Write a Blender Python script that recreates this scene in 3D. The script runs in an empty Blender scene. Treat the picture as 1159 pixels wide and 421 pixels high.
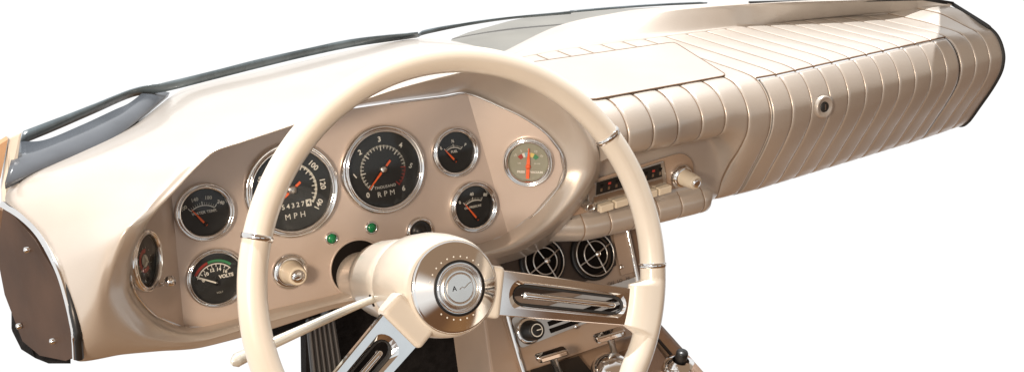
import bpy, math, random
from mathutils import Vector as V, Matrix
random.seed(4)
S = bpy.context.scene
C = S.collection
PI = math.pi
def rad(a): return math.radians(a)

# ---------------------------------------------------------------- camera
W0, H0, FOC = 1159.0, 421.0, 1200.0
PSI, PHI = rad(30), rad(21)
EYE = V((0, 0, 1.2))
FW = V((math.sin(PSI)*math.cos(PHI), math.cos(PSI)*math.cos(PHI), -math.sin(PHI)))
RT = V((math.cos(PSI), -math.sin(PSI), 0))
UP = RT.cross(FW)
cam = bpy.data.cameras.new('camera')
cam.sensor_width = 36; cam.lens = 36*FOC/W0; cam.clip_start = .01; cam.clip_end = 200
co = bpy.data.objects.new('camera', cam); C.objects.link(co)
co.matrix_world = Matrix.Translation(EYE) @ Matrix((RT, UP, -FW)).transposed().to_4x4()
S.camera = co

# measuring helpers: survey points in car axes (x across, y forward, z up; z counted from eye height)
def ray(px, py): return FW + RT*((px-W0/2)/FOC) + UP*((H0/2-py)/FOC)
def aty(px, py, y): r = ray(px, py); return r*(y/r.y)
def atz(px, py, z): r = ray(px, py); return r*(z/r.z)
def atd(px, py, d): return ray(px, py)*d
class Plane:
    def __init__(s, o, n):
        s.o = V(o); s.n = V(n).normalized()
        s.x = V((0, 0, 1)).cross(s.n).normalized(); s.y = s.n.cross(s.x)
    def at(s, px, py, h=0):
        r = ray(px, py); return r*(s.n.dot(s.o)/s.n.dot(r)) + s.n*h
    def frame(s, px, py, h=0, roll=0):
        return Frame(s.at(px, py, h), s.x, s.y, s.n, roll)
class Frame:
    def __init__(s, o, x, y, z, roll=0):
        c, k = math.cos(roll), math.sin(roll)
        s.o = V(o); s.x = x*c + y*k; s.y = y*c - x*k; s.z = z
    def p(s, a, b, c=0): return s.o + s.x*a + s.y*b + s.z*c
def frame_z(o, z, hint=V((0, 0, 1))):
    z = V(z).normalized(); x = hint.cross(z).normalized(); return Frame(o, x, z.cross(x), z)

# ---------------------------------------------------------------- materials
MATS = {}
def mat(name, col, rough=.5, metal=0., bump=0., bscale=300., vary=0., vscale=20., coat=0., spec=.5, sheen=0., emit=None, trans=0., aniso=0.):
    m = bpy.data.materials.new(name); m.use_nodes = True
    nt = m.node_tree; b = nt.nodes['Principled BSDF']
    b.inputs['Base Color'].default_value = (*col, 1)
    b.inputs['Roughness'].default_value = rough; b.inputs['Metallic'].default_value = metal
    b.inputs['Coat Weight'].default_value = coat; b.inputs['Coat Roughness'].default_value = .08
    b.inputs['Specular IOR Level'].default_value = spec
    b.inputs['Anisotropic'].default_value = aniso
    if trans: b.inputs['Transmission Weight'].default_value = trans
    tc = nt.nodes.new('ShaderNodeTexCoord')
    if vary:
        n = nt.nodes.new('ShaderNodeTexNoise'); n.inputs['Scale'].default_value = vscale; n.inputs['Detail'].default_value = 6
        nt.links.new(tc.outputs['Object'], n.inputs['Vector'])
        mr = nt.nodes.new('ShaderNodeMapRange'); mr.inputs['From Min'].default_value = .3; mr.inputs['From Max'].default_value = .7
        mr.inputs['To Min'].default_value = 1-vary; mr.inputs['To Max'].default_value = 1+vary
        nt.links.new(n.outputs['Fac'], mr.inputs['Value'])
        mx = nt.nodes.new('ShaderNodeMix'); mx.data_type = 'RGBA'; mx.blend_type = 'MULTIPLY'; mx.inputs['Factor'].default_value = 1
        mx.inputs['A'].default_value = (*col, 1)
        nt.links.new(mr.outputs['Result'], mx.inputs['B']); nt.links.new(mx.outputs['Result'], b.inputs['Base Color'])
        rr = nt.nodes.new('ShaderNodeMapRange'); rr.inputs['To Min'].default_value = max(0, rough-.5*vary); rr.inputs['To Max'].default_value = min(1, rough+.5*vary)
        nt.links.new(n.outputs['Fac'], rr.inputs['Value']); nt.links.new(rr.outputs['Result'], b.inputs['Roughness'])
    if bump:
        n = nt.nodes.new('ShaderNodeTexVoronoi'); n.inputs['Scale'].default_value = bscale
        nt.links.new(tc.outputs['Object'], n.inputs['Vector'])
        bp = nt.nodes.new('ShaderNodeBump'); bp.inputs['Strength'].default_value = bump; bp.inputs['Distance'].default_value = .0006
        nt.links.new(n.outputs['Distance'], bp.inputs['Height']); nt.links.new(bp.outputs['Normal'], b.inputs['Normal'])
    MATS[name] = m
    return m
vinyl = mat('pearl_vinyl', (.545, .495, .44), .34, .34, bump=.13, bscale=600, vary=.06, vscale=11, coat=.4)
vinyl_s = mat('smooth_vinyl', (.545, .495, .44), .32, .34, bump=.07, bscale=700, vary=.06, vscale=9, coat=.4)
paint = mat('panel_paint', (.58, .485, .42), .36, .25, vary=.05, vscale=14, coat=.25)
cream = mat('cream_plastic', (.64, .59, .51), .3, vary=.05, vscale=14, coat=.5)
knobm = mat('ivory_knob', (.75, .67, .53), .3, coat=.3)
chrome = mat('chrome', (.78, .77, .76), .07, 1., vary=.05, vscale=40)
satin = mat('satin_metal', (.6, .58, .55), .28, 1., vary=.08, vscale=60)
brushed = mat('brushed_metal', (.80, .78, .74), .24, 1.)
turned = mat('turned_chrome', (.80, .78, .76), .09, 1.)
black = mat('black_plastic', (.012, .012, .012), .35)
dark = mat('dark_gap', (.01, .008, .007), .9, spec=.1)
dialm = mat('black_dial', (.013, .015, .015), .5)
dialglare = mat('glare_grey_dial', (.30, .30, .23), .5)  # sky glare on the vacuum gauge glass, coloured into its dial
white = mat('white_print', (.78, .77, .70), .5)
pale = mat('aged_print', (.55, .54, .46), .5)
orange = mat('orange_needle', (.95, .15, .03), .4)
redp = mat('red_print', (.38, .04, .03), .5)
greenp = mat('green_print', (.05, .26, .11), .5)
bluep = mat('blue_print', (.25, .45, .55), .5)
yellp = mat('yellow_print', (.75, .6, .2), .5)
jewel = mat('green_jewel', (.0, .22, .07), .12, coat=.6)
carpet = mat('black_carpet', (.014, .013, .013), 1., bump=1., bscale=420, vary=.4, vscale=90, spec=.1)
rubber = mat('black_rubber', (.02, .02, .02), .6, vary=.2, vscale=50)
gasket = mat('slate_gasket', (.085, .11, .125), .28, vary=.35, vscale=25)
reflgrey = mat('grey_reflection_band', (.085, .095, .11), .2, vary=.3, vscale=8, spec=.4)  # grey reflection in the glass is put into the base colour
hollowrefl = mat('reflection_grey_hollow', (.19, .185, .165), .4, vary=.12, vscale=14)  # windshield reflection in the hollow, coloured in as grey
brown = mat('brown_vinyl', (.20, .125, .08), .5, bump=.3, bscale=600, vary=.15, vscale=14)
tan = mat('tan_metal', (.40, .29, .21), .36, vary=.06, vscale=14, coat=.2)
darkwood = mat('dark_brown_recess', (.045, .027, .016), .5, vary=.3, vscale=30)
endm = mat('dark_brown_metal', (.085, .056, .043), .55, 0., vary=.3, vscale=12, spec=.05)
orangepaint = mat('orange_pillar', (.42, .24, .12), .6, vary=.2, vscale=25)
silver = mat('silver_panel', (.58, .56, .53), .3, .85, vary=.06, vscale=40)
def glass_mat():
    m = bpy.data.materials.new('gauge_glass'); m.use_nodes = True; nt = m.node_tree
    for n in list(nt.nodes): nt.nodes.remove(n)
    out = nt.nodes.new('ShaderNodeOutputMaterial'); mx = nt.nodes.new('ShaderNodeMixShader')
    t = nt.nodes.new('ShaderNodeBsdfTransparent'); g = nt.nodes.new('ShaderNodeBsdfGlossy'); g.inputs['Roughness'].default_value = .03
    f = nt.nodes.new('ShaderNodeFresnel'); f.inputs['IOR'].default_value = 1.38
    nt.links.new(f.outputs[0], mx.inputs[0]); nt.links.new(t.outputs[0], mx.inputs[1]); nt.links.new(g.outputs[0], mx.inputs[2])
    nt.links.new(mx.outputs[0], out.inputs[0]); return m
glass = glass_mat()

# ---------------------------------------------------------------- mesh building
class MB:
    def __init__(s): s.v = []; s.f = []; s.m = []; s.sm = []
    def add(s, vs, fs, mi=0, smooth=True):
        k = len(s.v); s.v += [V(p) for p in vs]
        for f in fs: s.f.append([i+k for i in f]); s.m.append(mi); s.sm.append(smooth)
        return s
    def grid(s, rows, cu=False, cv=False, mi=0, smooth=True):
        n, m = len(rows), len(rows[0]); fs = []
        for i in range(n if cv else n-1):
            for j in range(m if cu else m-1):
                a, b = i*m+j, i*m+(j+1) % m; c, d = ((i+1) % n)*m+(j+1) % m, ((i+1) % n)*m+j
                fs.append((a, b, c, d))
        return s.add([p for r in rows for p in r], fs, mi, smooth)
    def lathe(s, fr, prof, seg=48, mi=0, cap0=False, cap1=False, smooth=True):
        rows = [[fr.p(r*math.cos(2*PI*k/seg), r*math.sin(2*PI*k/seg), h) for k in range(seg)] for r, h in prof]
        s.grid(rows, cu=True, mi=mi, smooth=smooth)
        if cap0: s.add(rows[0], [list(range(seg))[::-1]], mi, False)
        if cap1: s.add(rows[-1], [list(range(seg))], mi, False)
        return s
    def tube(s, path, r, seg=12, mi=0, closed=False, caps=True, hint=V((0, 0, 1)), flat=1.):
        n = len(path); rows = []
        rr = r if isinstance(r, (list, tuple)) else [r]*n
        for i, p in enumerate(path):
            a = path[(i-1) % n] if closed or i > 0 else p; b = path[(i+1) % n] if closed or i < n-1 else p
            t = (V(b)-V(a)).normalized(); x = hint.cross(t)
            if x.length < 1e-5: x = V((1, 0, 0)).cross(t)
            x.normalize(); y = t.cross(x)
            rows.append([V(p) + x*(rr[i]*math.cos(2*PI*k/seg)) + y*(rr[i]*flat*math.sin(2*PI*k/seg)) for k in range(seg)])
        s.grid(rows, cu=True, cv=closed, mi=mi)
        if caps and not closed:
            s.add(rows[0], [list(range(seg))[::-1]], mi, False); s.add(rows[-1], [list(range(seg))], mi, False)
        return s
    def prism(s, poly, ext, mi=0, smooth=False):
        n = len(poly); ext = V(ext); a = [V(p) for p in poly]; b = [p+ext for p in a]
        s.add(a+b, [list(range(n))[::-1], [n+i for i in range(n)]] + [(i, (i+1) % n, n+(i+1) % n, n+i) for i in range(n)], mi, smooth)
        return s
    def box(s, fr, x0, x1, y0, y1, z0, z1, mi=0):
        return s.prism([fr.p(x0, y0, z0), fr.p(x1, y0, z0), fr.p(x1, y1, z0), fr.p(x0, y1, z0)], fr.z*(z1-z0), mi)
    def arc(s, fr, r0, r1, a0, a1, h, mi=0, n=24):
        rows = [[fr.p(r*math.cos(rad(a0+(a1-a0)*k/n)), r*math.sin(rad(a0+(a1-a0)*k/n)), h) for k in range(n+1)] for r in (r0, r1)]
        return s.grid(rows, mi=mi, smooth=False)
    def tick(s, fr, a, r0, r1, w, h, mi=0, o=(0, 0)):
        c, k = math.cos(rad(a)), math.sin(rad(a))
        q = [(r0, -w), (r1, -w), (r1, w), (r0, w)]
        return s.add([fr.p(o[0]+r*c-t*k, o[1]+r*k+t*c, h) for r, t in q], [(0, 1, 2, 3)], mi, False)
    def text(s, fr, body, size, x, y, rot, h, mi=0, bold=0., spacing=1.):
        vs, fs = glyphs(body, size, bold, spacing); c, k = math.cos(rad(rot)), math.sin(rad(rot))
        return s.add([fr.p(x+a*c-b*k, y+a*k+b*c, h) for a, b in vs], fs, mi, False)
_G = {}
def glyphs(body, size, bold, spacing):
    key = (body, size, bold, spacing)
    if key not in _G:
        cu = bpy.data.curves.new('lettering', 'FONT'); cu.body = body; cu.size = size; cu.align_x = 'CENTER'; cu.align_y = 'CENTER'
        cu.offset = bold; cu.space_character = spacing; cu.resolution_u = 3
        ob = bpy.data.objects.new('lettering', cu); C.objects.link(ob)
        me = bpy.data.meshes.new_from_object(ob.evaluated_get(bpy.context.evaluated_depsgraph_get()))
        _G[key] = ([(v.co.x, v.co.y) for v in me.vertices], [list(p.vertices) for p in me.polygons])
        bpy.data.objects.remove(ob); bpy.data.curves.remove(cu); bpy.data.meshes.remove(me)
    return _G[key]

def thing(name, label, cat, loc, group=None):
    o = bpy.data.objects.new(name, None); C.objects.link(o); o.location = V(loc)+EYE; o.empty_display_size = .05
    o['label'] = label; o['category'] = cat
    o['kind'] = 'thing'
    if group: o['group'] = group
    return o
def root_loc(o):
    while o.parent: o = o.parent
    return V(o.location)
def build(name, mb, mats, parent=None, label=None, bevel=0., solid=0., seg=2, recalc=True, soff=-1., face=None):
    if not isinstance(mats, (list, tuple)): mats = [mats]
    org = root_loc(parent) if parent else EYE
    me = bpy.data.meshes.new(name)
    me.from_pydata([(p+EYE-org) for p in mb.v], [], mb.f)
    for m in mats: me.materials.append(m)
    for p, mi, sm in zip(me.polygons, mb.m, mb.sm): p.material_index = mi; p.use_smooth = sm
    if recalc:
        import bmesh
        bm = bmesh.new(); bm.from_mesh(me); bmesh.ops.recalc_face_normals(bm, faces=bm.faces); bm.to_mesh(me); bm.free()
    if face is not None and sum(p.normal.dot(face)*p.area for p in me.polygons) < 0: me.flip_normals()
    o = bpy.data.objects.new(name, me); C.objects.link(o)
    if parent: o.parent = parent
    else: o.location = EYE
    if label: o['label'] = label
    if solid:
        md = o.modifiers.new('solid', 'SOLIDIFY'); md.thickness = solid; md.offset = soff
    if bevel:
        md = o.modifiers.new('bevel', 'BEVEL'); md.width = bevel; md.segments = seg; md.limit_method = 'ANGLE'; md.angle_limit = rad(40)
        md.harden_normals = False
    return o
def cat(p, n, closed=False, T=.5):                    # Catmull-Rom through points, n samples per span
    out = []; m = len(p); P = [V(q) for q in p]
    for i in range(m if closed else m-1):
        g = (lambda k: P[k % m]) if closed else (lambda k: P[k] if 0 <= k < m else (P[0]*2-P[1] if k < 0 else P[-1]*2-P[-2]))
        a, b, c, d = g(i-1), g(i), g(i+1), g(i+2)
        for k in range(n):
            t = k/n
            t2, t3 = t*t, t*t*t
            out.append(b*(2*t3-3*t2+1)+(c-a)*(T*(t3-2*t2+t))+c*(3*t2-2*t3)+(d-b)*(T*(t3-t2)))
    if not closed: out.append(P[-1])
    return out
def roundpoly(pts, r, n=5):                     # rounded corners in 3D
    out = []; m = len(pts)
    for i in range(m):
        a, b, c = V(pts[i-1]), V(pts[i]), V(pts[(i+1) % m])
        u = (a-b); w = (c-b); q = min(r, u.length*.45, w.length*.45); u.normalize(); w.normalize()
        p0, p2 = b+u*q, b+w*q
        for k in range(n+1):
            t = k/n; out.append(p0*(1-t)**2+b*(2*t*(1-t))+p2*t*t)
    return out

# ================================================================ DASHBOARD
dash = thing('dashboard', 'pearl beige padded car dashboard with round black gauges and pleated passenger side', 'dashboard', (.74, 1.0, -.52))
T12 = math.tan(rad(12))
PC = Plane((.4, 1.0, -.42), (0, -math.cos(rad(12)), math.sin(rad(12))))
def plane3(a, b, c):
    n = (b-a).cross(c-a).normalized()
    if n.y > 0: n = -n
    return Plane(a, n)
PL = plane3(PC.at(193, 208), PC.at(208, 369.5), aty(152, 310, .925))
PR = plane3(PC.at(529, 106), PC.at(575, 264), aty(640, 200, .950))

# rings of the binnacle: survey pixel on the face plane, lip inside, lip crest, outer body, back
def Y(a, b, y): return aty(a, b, y)
def Z(a, b, z): return atz(a, b, z)
zb = -.345
ring = [
 # R0 face            R1 lip in            R2 crest            R3 outer
 (PC.at(301, 352),    Y(301, 356, .966),   Y(303, 363, .958),  Y(308, 372, .962)),
 (PC.at(238, 369),    Y(238, 374, .955),   Y(236, 383, .945),  Y(228, 393, .95)),
 (PC.at(208, 369.5),  Y(206, 375, .943),   Y(199, 385, .930),  Y(182, 397, .935)),
 (PL.at(179, 358),    Y(175, 365, .925),   Y(164, 377, .908),  Y(138, 401, .912)),
 (PL.at(161, 342),    Y(156, 347, .905),   Y(140, 354, .884),  Y(87, 408, .880)),
 (PL.at(149, 322),    Y(145, 325, .890),   Y(128, 327, .868),  Y(84, 374, .875)),
 (PL.at(148, 290),    Y(148, 294, .880),   Y(134, 292, .858),  Y(77, 340, .885)),
 (PL.at(154, 262),    Y(161, 263, .876),   Y(148, 257, .855),  Y(66, 305, .905)),
 (PL.at(172, 236),    Y(176, 241, .885),   Y(170, 236, .875),  Y(44, 266, .945)),
 (PC.at(193, 208),    Y(199, 216, .897),   Y(194, 211, .888),  Y(6, 228, 1.0)),
 (PC.at(219, 185),    Y(222, 191, .906),   Y(218, 187, .898),  Z(30, 198, zb)),
 (PC.at(240, 164),    Y(244, 172, .915),   Y(241, 168, .907),  Z(150, 142, zb)),
 (PC.at(275, 150),    Y(276, 161, .922),   Y(274, 157, .915),  Z(210, 100, zb)),
 (PC.at(340, 132),    Y(340, 140, .940),   Y(339, 136, .934),  Z(305, 77, zb)),
 (PC.at(440, 117),    Y(440, 107, .962),   Y(440, 102, .954),   Z(400, 56, -.342)),
 (PC.at(500, 109.5),  Y(501, 93, .975),    Y(500, 86, .966),   Z(460, 44, -.342)),
 (PC.at(529, 106),    Y(545, 84, .978),    Y(546, 78, .970),   Z(515, 47, -.344)),
 (PR.at(567, 121),    Y(592, 97, .970),    Y(600, 90, .966),   Z(572, 66, -.347)),
 (PR.at(592, 133),    Y(628, 118, .955),   Y(638, 114, .955),  Z(632, 92, -.349)),
 (PR.at(617, 151),    Y(653, 143, .945),   Y(663, 141, .950),  Y(668, 125, 1.0)),
 (PR.at(633, 172),    Y(668, 170, .938),   Y(677, 172, .945),  Y(684, 172, .995)),
 (PR.at(637, 192),    Y(667, 195, .937),   Y(676, 197, .947),  Y(683, 202, .995)),
 (PR.at(630, 211),    Y(650, 222, .936),   Y(657, 228, .947),  Y(664, 236, .995)),
 (PR.at(605, 240),    Y(619, 253, .938),   Y(626, 261, .948),  Y(634, 268, .995)),
 (PC.at(575, 264),    Y(583, 276, .940),   Y(589, 283, .950),  Y(596, 290, .995)),
 (PC.at(540, 278),    Y(545, 287, .943),   Y(549, 295, .952),  Y(552, 303, .995)),
 (PC.at(480, 298),    Y(482, 308, .948),   Y(484, 317, .953),  Y(486, 325, .985)),
 (PC.at(425, 319),    Y(426, 325, .955),   Y(428, 334, .953),  Y(430, 342, .97)),
 (PC.at(379, 334),    Y(379, 338, .962),   Y(380, 343, .956),  Y(381, 348.5, .962)),
]
NB = len(ring)
def outer_mid(i, r):                            # extra rings that round the shoulder between crest and outer edge
    _, r1, r2, r3 = r
    d = r3-r2
    lift = V((0, 0, 0))
    tab = {2: (0, -.004, -.001), 3: (0, -.007, 0), 4: (0, -.010, .003), 5: (0, -.012, .005), 6: (0, -.012, .005), 7: (0, -.012, .006), 8: (0, -.010, .007), 9: (0, -.007, .009)}
    if 10 <= i <= 17: lift = V((0, -.004, .010))
    elif i in tab: lift = V(tab[i])
    return r2+d*(.24 if i < 8 else .12)+lift*(.55 if i < 8 else .45), r2+d*.5+lift*(.7 if i < 8 else 1.)
rows = [[] for _ in range(7)]
for i, r in enumerate(ring):
    m1, m2 = outer_mid(i, r)
    if i <= 4 or i >= 23: back = r[3]+V((0, .10, .012))
    elif 5 <= i <= 9: back = r[3]+V((.02, .03, -.004))
    elif i <= 18: back = r[3]+V((0, .01, -.03))
    else: back = r[3]+V((0, .06, 0))
    for k, p in enumerate((r[0]-V((0, -.004, 0)), r[1], r[2], m1, m2, r[3], back)): rows[k].append(p)
dense = [cat(r, 8, True, .38) for r in rows]
M = len(dense[0])
cols = [cat([dense[k][j] for k in range(6)], 6) + [dense[6][j]] for j in range(M)]
mb = MB().grid([[cols[j][i] for j in range(M)] for i in range(len(cols[0]))], cu=True)
build('binnacle', mb, vinyl_s, dash, 'smooth beige hood and shoulder around the gauges')

# faces of the cluster
mb = MB()
R0 = [r[0] for r in ring]
def off(p, n, h): return p+n*h
mb.add([R0[i] for i in (2, 3, 4, 5, 6, 7, 8, 9)], [list(range(8))], 0, False)
ci = [2]+list(range(9, 17))+list(range(24, 29))+[0, 1]
mb.add([R0[i] for i in ci], [list(range(len(ci)))], 0, False)
mb.add([R0[i] for i in range(16, 25)], [list(range(9))], 0, False)
build('instrument_panel', mb, paint, dash, 'flat painted beige panel that carries the gauges', recalc=True)
# trim lines
dR0 = cat([p+V((0, -.0035, 0)) for p in R0], 6, True)
mb = MB().tube(dR0[0*6+0:6*6], .0013, 8)
mb.tube(dR0[14*6:28*6], .0013, 8); mb.tube(dR0[28*6:29*6]+[dR0[0]], .0013, 8)
build('trim_bead', mb, chrome, dash)

# ---------------------------------------------------------------- gauges
def bezel_prof(R, w, d=.010):
    return [(R*.99, -.002), (R, .001), (R*.995, .004), (R*.965, d*.72), (R*.93, d*.8), (R*.90, d*.62), (R*.885, d*.58), (R*.87, d*.80), (R*.845, d*.86), (R*w, d*.6), (R*w*.985, .002)]
def gauge(name, label, fr, R, w=.80, d=.010, dial=None, bez=None):
    g = build(name, MB().lathe(fr, bezel_prof(R, w, d), 64), bez or chrome, dash, label)
    return g, R*w
def finish(g, fr, rd, dialmb, needlemb, dmats, nmats, d=.010):
    build('dial', dialmb, dmats, g); build('needle', needlemb, nmats, g)
    build('glass', MB().lathe(fr, [(rd*.998, d*.50), (rd*.6, d*.53), (rd*.2, d*.545), (.0002, d*.55)], 48), glass, g, face=fr.z)
DM = [dialm, white, redp, greenp, bluep, yellp, pale, dialglare]
def disc(fr, rd, mi=0):
    return MB().lathe(fr, [(rd*1.0, .0012), (.0002, .0012)], 64, mi, smooth=False)
H = .0016
def needle(fr, o, ang, L, tail, w, h=.0032, tip=.3):
    c, k = math.cos(rad(ang)), math.sin(rad(ang)); mb = MB()
    pts = [(-tail, -w), (L*.3, -w), (L, -w*tip), (L, w*tip), (L*.3, w), (-tail, w)]
    return mb.prism([fr.p(o[0]+r*c-t*k, o[1]+r*k+t*c, h) for r, t in pts], fr.z*.0006)

# tachometer
fr = PC.frame(433, 191.5); g, rd = gauge('tachometer', 'large round tachometer numbered 0 to 6, black dial, chrome bezel', fr, .0492, .83)
d = disc(fr, rd)
for k in range(31):
    a = 230-280*k/30; red = k >= 25
    d.tick(fr, a, rd*(.50 if k % 5 == 0 else .55), rd*.645, rd*(.013 if k % 5 == 0 else .009), H, 2 if red else 1)
    if k < 30:
        for q in (1, 2, 3): d.tick(fr, a-280/30*q/4, rd*.60, rd*.645, rd*.005, H, 2 if red else 6)
for k in range(7):
    a = 230-280*k/6; d.text(fr, str(k), rd*.19, rd*.80*math.cos(rad(a)), rd*.80*math.sin(rad(a)), (a-90)*.35 if 0 < k < 6 else 0, H, 1, bold=.0002)
d.text(fr, 'THOUSAND', rd*.105, 0, -rd*.47, 0, H, 1, spacing=1.1); d.text(fr, 'R P M', rd*.20, 0, -rd*.66, 0, H, 1, spacing=1.05)
n = needle(fr, (0, 0), 224, rd*.66, rd*.30, rd*.028); n.lathe(fr, [(rd*.115, .002), (rd*.115, .0045), (rd*.07, .0055), (.0002, .0058)], 24, 1)
finish(g, fr, rd, d, n, DM, [orange, satin])
# speedometer
fr = PC.frame(329.5, 214.5); g, rd = gauge('speedometer', 'large round speedometer up to 140 MPH with odometer, black dial, chrome bezel', fr, .0510, .83)
d = disc(fr, rd); d.arc(fr, rd*.60, rd*.655, 230, -40, H-.0002, 6, 60)
for k in range(29):
    a = 230-268*k/28; d.tick(fr, a, rd*(.52 if k % 2 == 0 else .57), rd*.655, rd*.012, H, 1)
for k in range(8):
    a = 230-268*k/7; rot = a-90
    if a < -10: rot = a+90
    if a > 190: rot = a-270
    d.text(fr, str(k*20), rd*.19, rd*.80*math.cos(rad(a)), rd*.80*math.sin(rad(a)), rot, H, 1, bold=.0002)
for k, ch in enumerate('54327'):
    d.text(fr, ch, rd*.165, rd*(-.27+.125*k), -rd*.40, 0, H, 1, bold=.00012)
x0 = rd*.31; d.add([fr.p(x0, -rd*.485, H), fr.p(x0+rd*.14, -rd*.485, H), fr.p(x0+rd*.14, -rd*.31, H), fr.p(x0, -rd*.31, H)], [(0, 1, 2, 3)], 1, False)
d.text(fr, '4', rd*.16, x0+rd*.07, -rd*.40, 0, H+.0003, 0, bold=.0001)
d.text(fr, 'M P H', rd*.20, 0, -rd*.66, 0, H, 1, spacing=1.05)
n = needle(fr, (0, 0), 214, rd*.66, rd*.28, rd*.03); n.lathe(fr, [(rd*.125, .002), (rd*.125, .0045), (rd*.08, .0056), (.0002, .006)], 24, 1)
finish(g, fr, rd, d, n, DM, [orange, satin])
# small gauges
def small(name, label, fr, R, nums, word, wy, piv, nang, nlen, a0=128, a1=50, ar=.80, w=.78, wsize=.17, mi=1):
    g, rd = gauge(name, label, fr, R, w)
    d = disc(fr, rd); o = (rd*piv[0], rd*piv[1]); of = Frame(fr.p(*o), fr.x, fr.y, fr.z)
    d.arc(of, rd*ar*.955, rd*ar, a0, a1, H, 1)
    n_ = 12
    for k in range(n_+1):
        big = k in (0, n_//2, n_); d.tick(of, a0+(a1-a0)*k/n_, rd*ar, rd*(ar+(.16 if big else .11)), rd*(.016 if big else .009), H, 1 if big else 6)
    for k, t in enumerate(nums):
        a = a0+6+(a1-a0-12)*k/(len(nums)-1); d.text(of, t, rd*.21, rd*(ar+.31)*math.cos(rad(a)), rd*(ar+.31)*math.sin(rad(a)), (a-90)*.55, H, 6 if len(nums) > 3 and k < 3 else 1, bold=.00015)
    d.text(fr, word, rd*wsize, 0, rd*wy, 0, H, 1, bold=.00008)
    n = needle(of, (0, 0), nang, rd*nlen, rd*.10, rd*.045); n.lathe(of, [(rd*.08, .002), (rd*.08, .0038), (.0002, .004)], 20, 1)
    finish(g, fr, rd, d, n, DM, [orange, black])
small('water_temperature_gauge', 'small round gauge marked WATER TEMP., upper left of the cluster', PC.frame(231, 239.5), .0300, ['100', '140', '180', '240'], 'WATER TEMP.', -.02, (-.06, -.50), 124, .84)
small('fuel_gauge', 'small round gauge marked FUEL, above the oil pressure gauge', PC.frame(513.5, 172), .0288, ['E', '½', 'F'], 'FUEL', .02, (-.05, -.42), 128, .78, ar=.66, a0=126, a1=50)
small('oil_pressure_gauge', 'small round gauge marked OIL PRESSURE, below the fuel gauge', PC.frame(534.5, 233.5), .0300, ['0', '40', '80'], 'OIL PRESSURE', -.02, (.12, -.62), 124, .98, a0=124, a1=66, ar=.92, wsize=.15)
# voltmeter
fr = PC.frame(243.5, 313.5); g, rd = gauge('voltmeter', 'small round gauge marked VOLTS with red and green arc, white needle', fr, .0308, .84)
d = disc(fr, rd); o = (rd*.02, -rd*.22); of = Frame(fr.p(*o), fr.x, fr.y, fr.z)
d.arc(of, rd*.83, rd*.93, 150, 106, H, 2); d.arc(of, rd*.83, rd*.93, 105, 44, H, 3); d.arc(of, rd*.74, rd*.785, 158, 38, H, 1)
for k in range(9): d.tick(of, 155-14.2*k, rd*.64, rd*.75, rd*.015, H, 1)
for k, t in enumerate(('8', '10', '12', '14', '16')): a = 158-28*k; d.text(of, t, rd*.19, rd*.54*math.cos(rad(a)), rd*.54*math.sin(rad(a)), (a-90)*.4, H, 1, bold=.0002)
d.text(fr, 'VOLTS', rd*.19, rd*.42, rd*-.02, 0, H, 1, bold=.00025); d.text(fr, 'VOLT', rd*.10, rd*.08, -rd*.62, 0, H, 6)
n = needle(of, (0, 0), 151, rd*.86, rd*.02, rd*.03, tip=.8); n.lathe(of, [(rd*.12, .002), (rd*.11, .0036), (.0002, .004)], 20, 1)
finish(g, fr, rd, d, n, DM, [white, black])
# vacuum gauge
fr = PR.frame(598, 182.5); g, rd = gauge('vacuum_gauge', 'small round gauge with dial coloured grey for glass glare, coloured arc and red needle, right of cluster', fr, .0292, .78)
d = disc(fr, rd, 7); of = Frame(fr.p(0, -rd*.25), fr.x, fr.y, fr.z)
for a0, a1, mi in ((138, 118, 2), (117, 106, 1), (105, 94, 4), (93, 82, 1), (81, 64, 5), (63, 42, 3)): d.arc(of, rd*.50, rd*.72, a0, a1, H, mi, 8)
for k, t in enumerate(('10', '5', '0', '10', '20')): a = 140-25*k; d.text(of, t, rd*.17, rd*.86*math.cos(rad(a)), rd*.86*math.sin(rad(a)), (a-90)*.5, H, 1)
d.text(fr, 'LBS', rd*.11, -rd*.45, -rd*.10, 0, H, 1); d.text(fr, 'IN HG', rd*.11, rd*.45, -rd*.10, 0, H, 1); d.text(fr, 'PRESS', rd*.16, -rd*.36, -rd*.55, 0, H, 1, bold=.0002); d.text(fr, 'VACUUM', rd*.15, rd*.42, -rd*.55, 0, H, 1, bold=.0002)
n = needle(of, (0, 0), 88, rd*.95, rd*.62, rd*.085, tip=.2); n.lathe(of, [(rd*.13, .002), (rd*.13, .004), (.0002, .0045)], 20, 0)
finish(g, fr, rd, d, n, DM, [orange])
# clock on the left facet
fr = PL.frame(161, 295, .001); g, rd = gauge('dash_clock', 'round dash clock half hidden in the left corner, with reset stem', fr, .0295, .82, .008)
d = disc(fr, rd); d.arc(fr, rd*.30, rd*.46, 60, 300, H, 2, 30); d.lathe(fr, [(rd*.24, .0018), (.0002, .002)], 24, 6)
for k in range(12): d.tick(fr, 30*k, rd*.48, rd*.54, rd*.012, H, 6)
n = needle(fr, (0, 0), 200, rd*.6, rd*.1, rd*.02); n.add(*(lambda q: (q.v, q.f))(needle(fr, (0, 0), 120, rd*.4, rd*.1, rd*.03, .0040)))
finish(g, fr, rd, d, n, DM, [pale], .008)
st = MB(); b0 = PL.at(174, 323, .003); b1 = aty(189.5, 319, b0.y-.006)
st.tube([b0, b1], .0022, 10); sf = frame_z(b1, b1-b0)
st.lathe(sf, [(.001, -.003), (.0045, -.001), (.0056, .0025), (.0045, .006), (.0002, .0072)], 20)
build('reset_stem', st, chrome, g)

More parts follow.
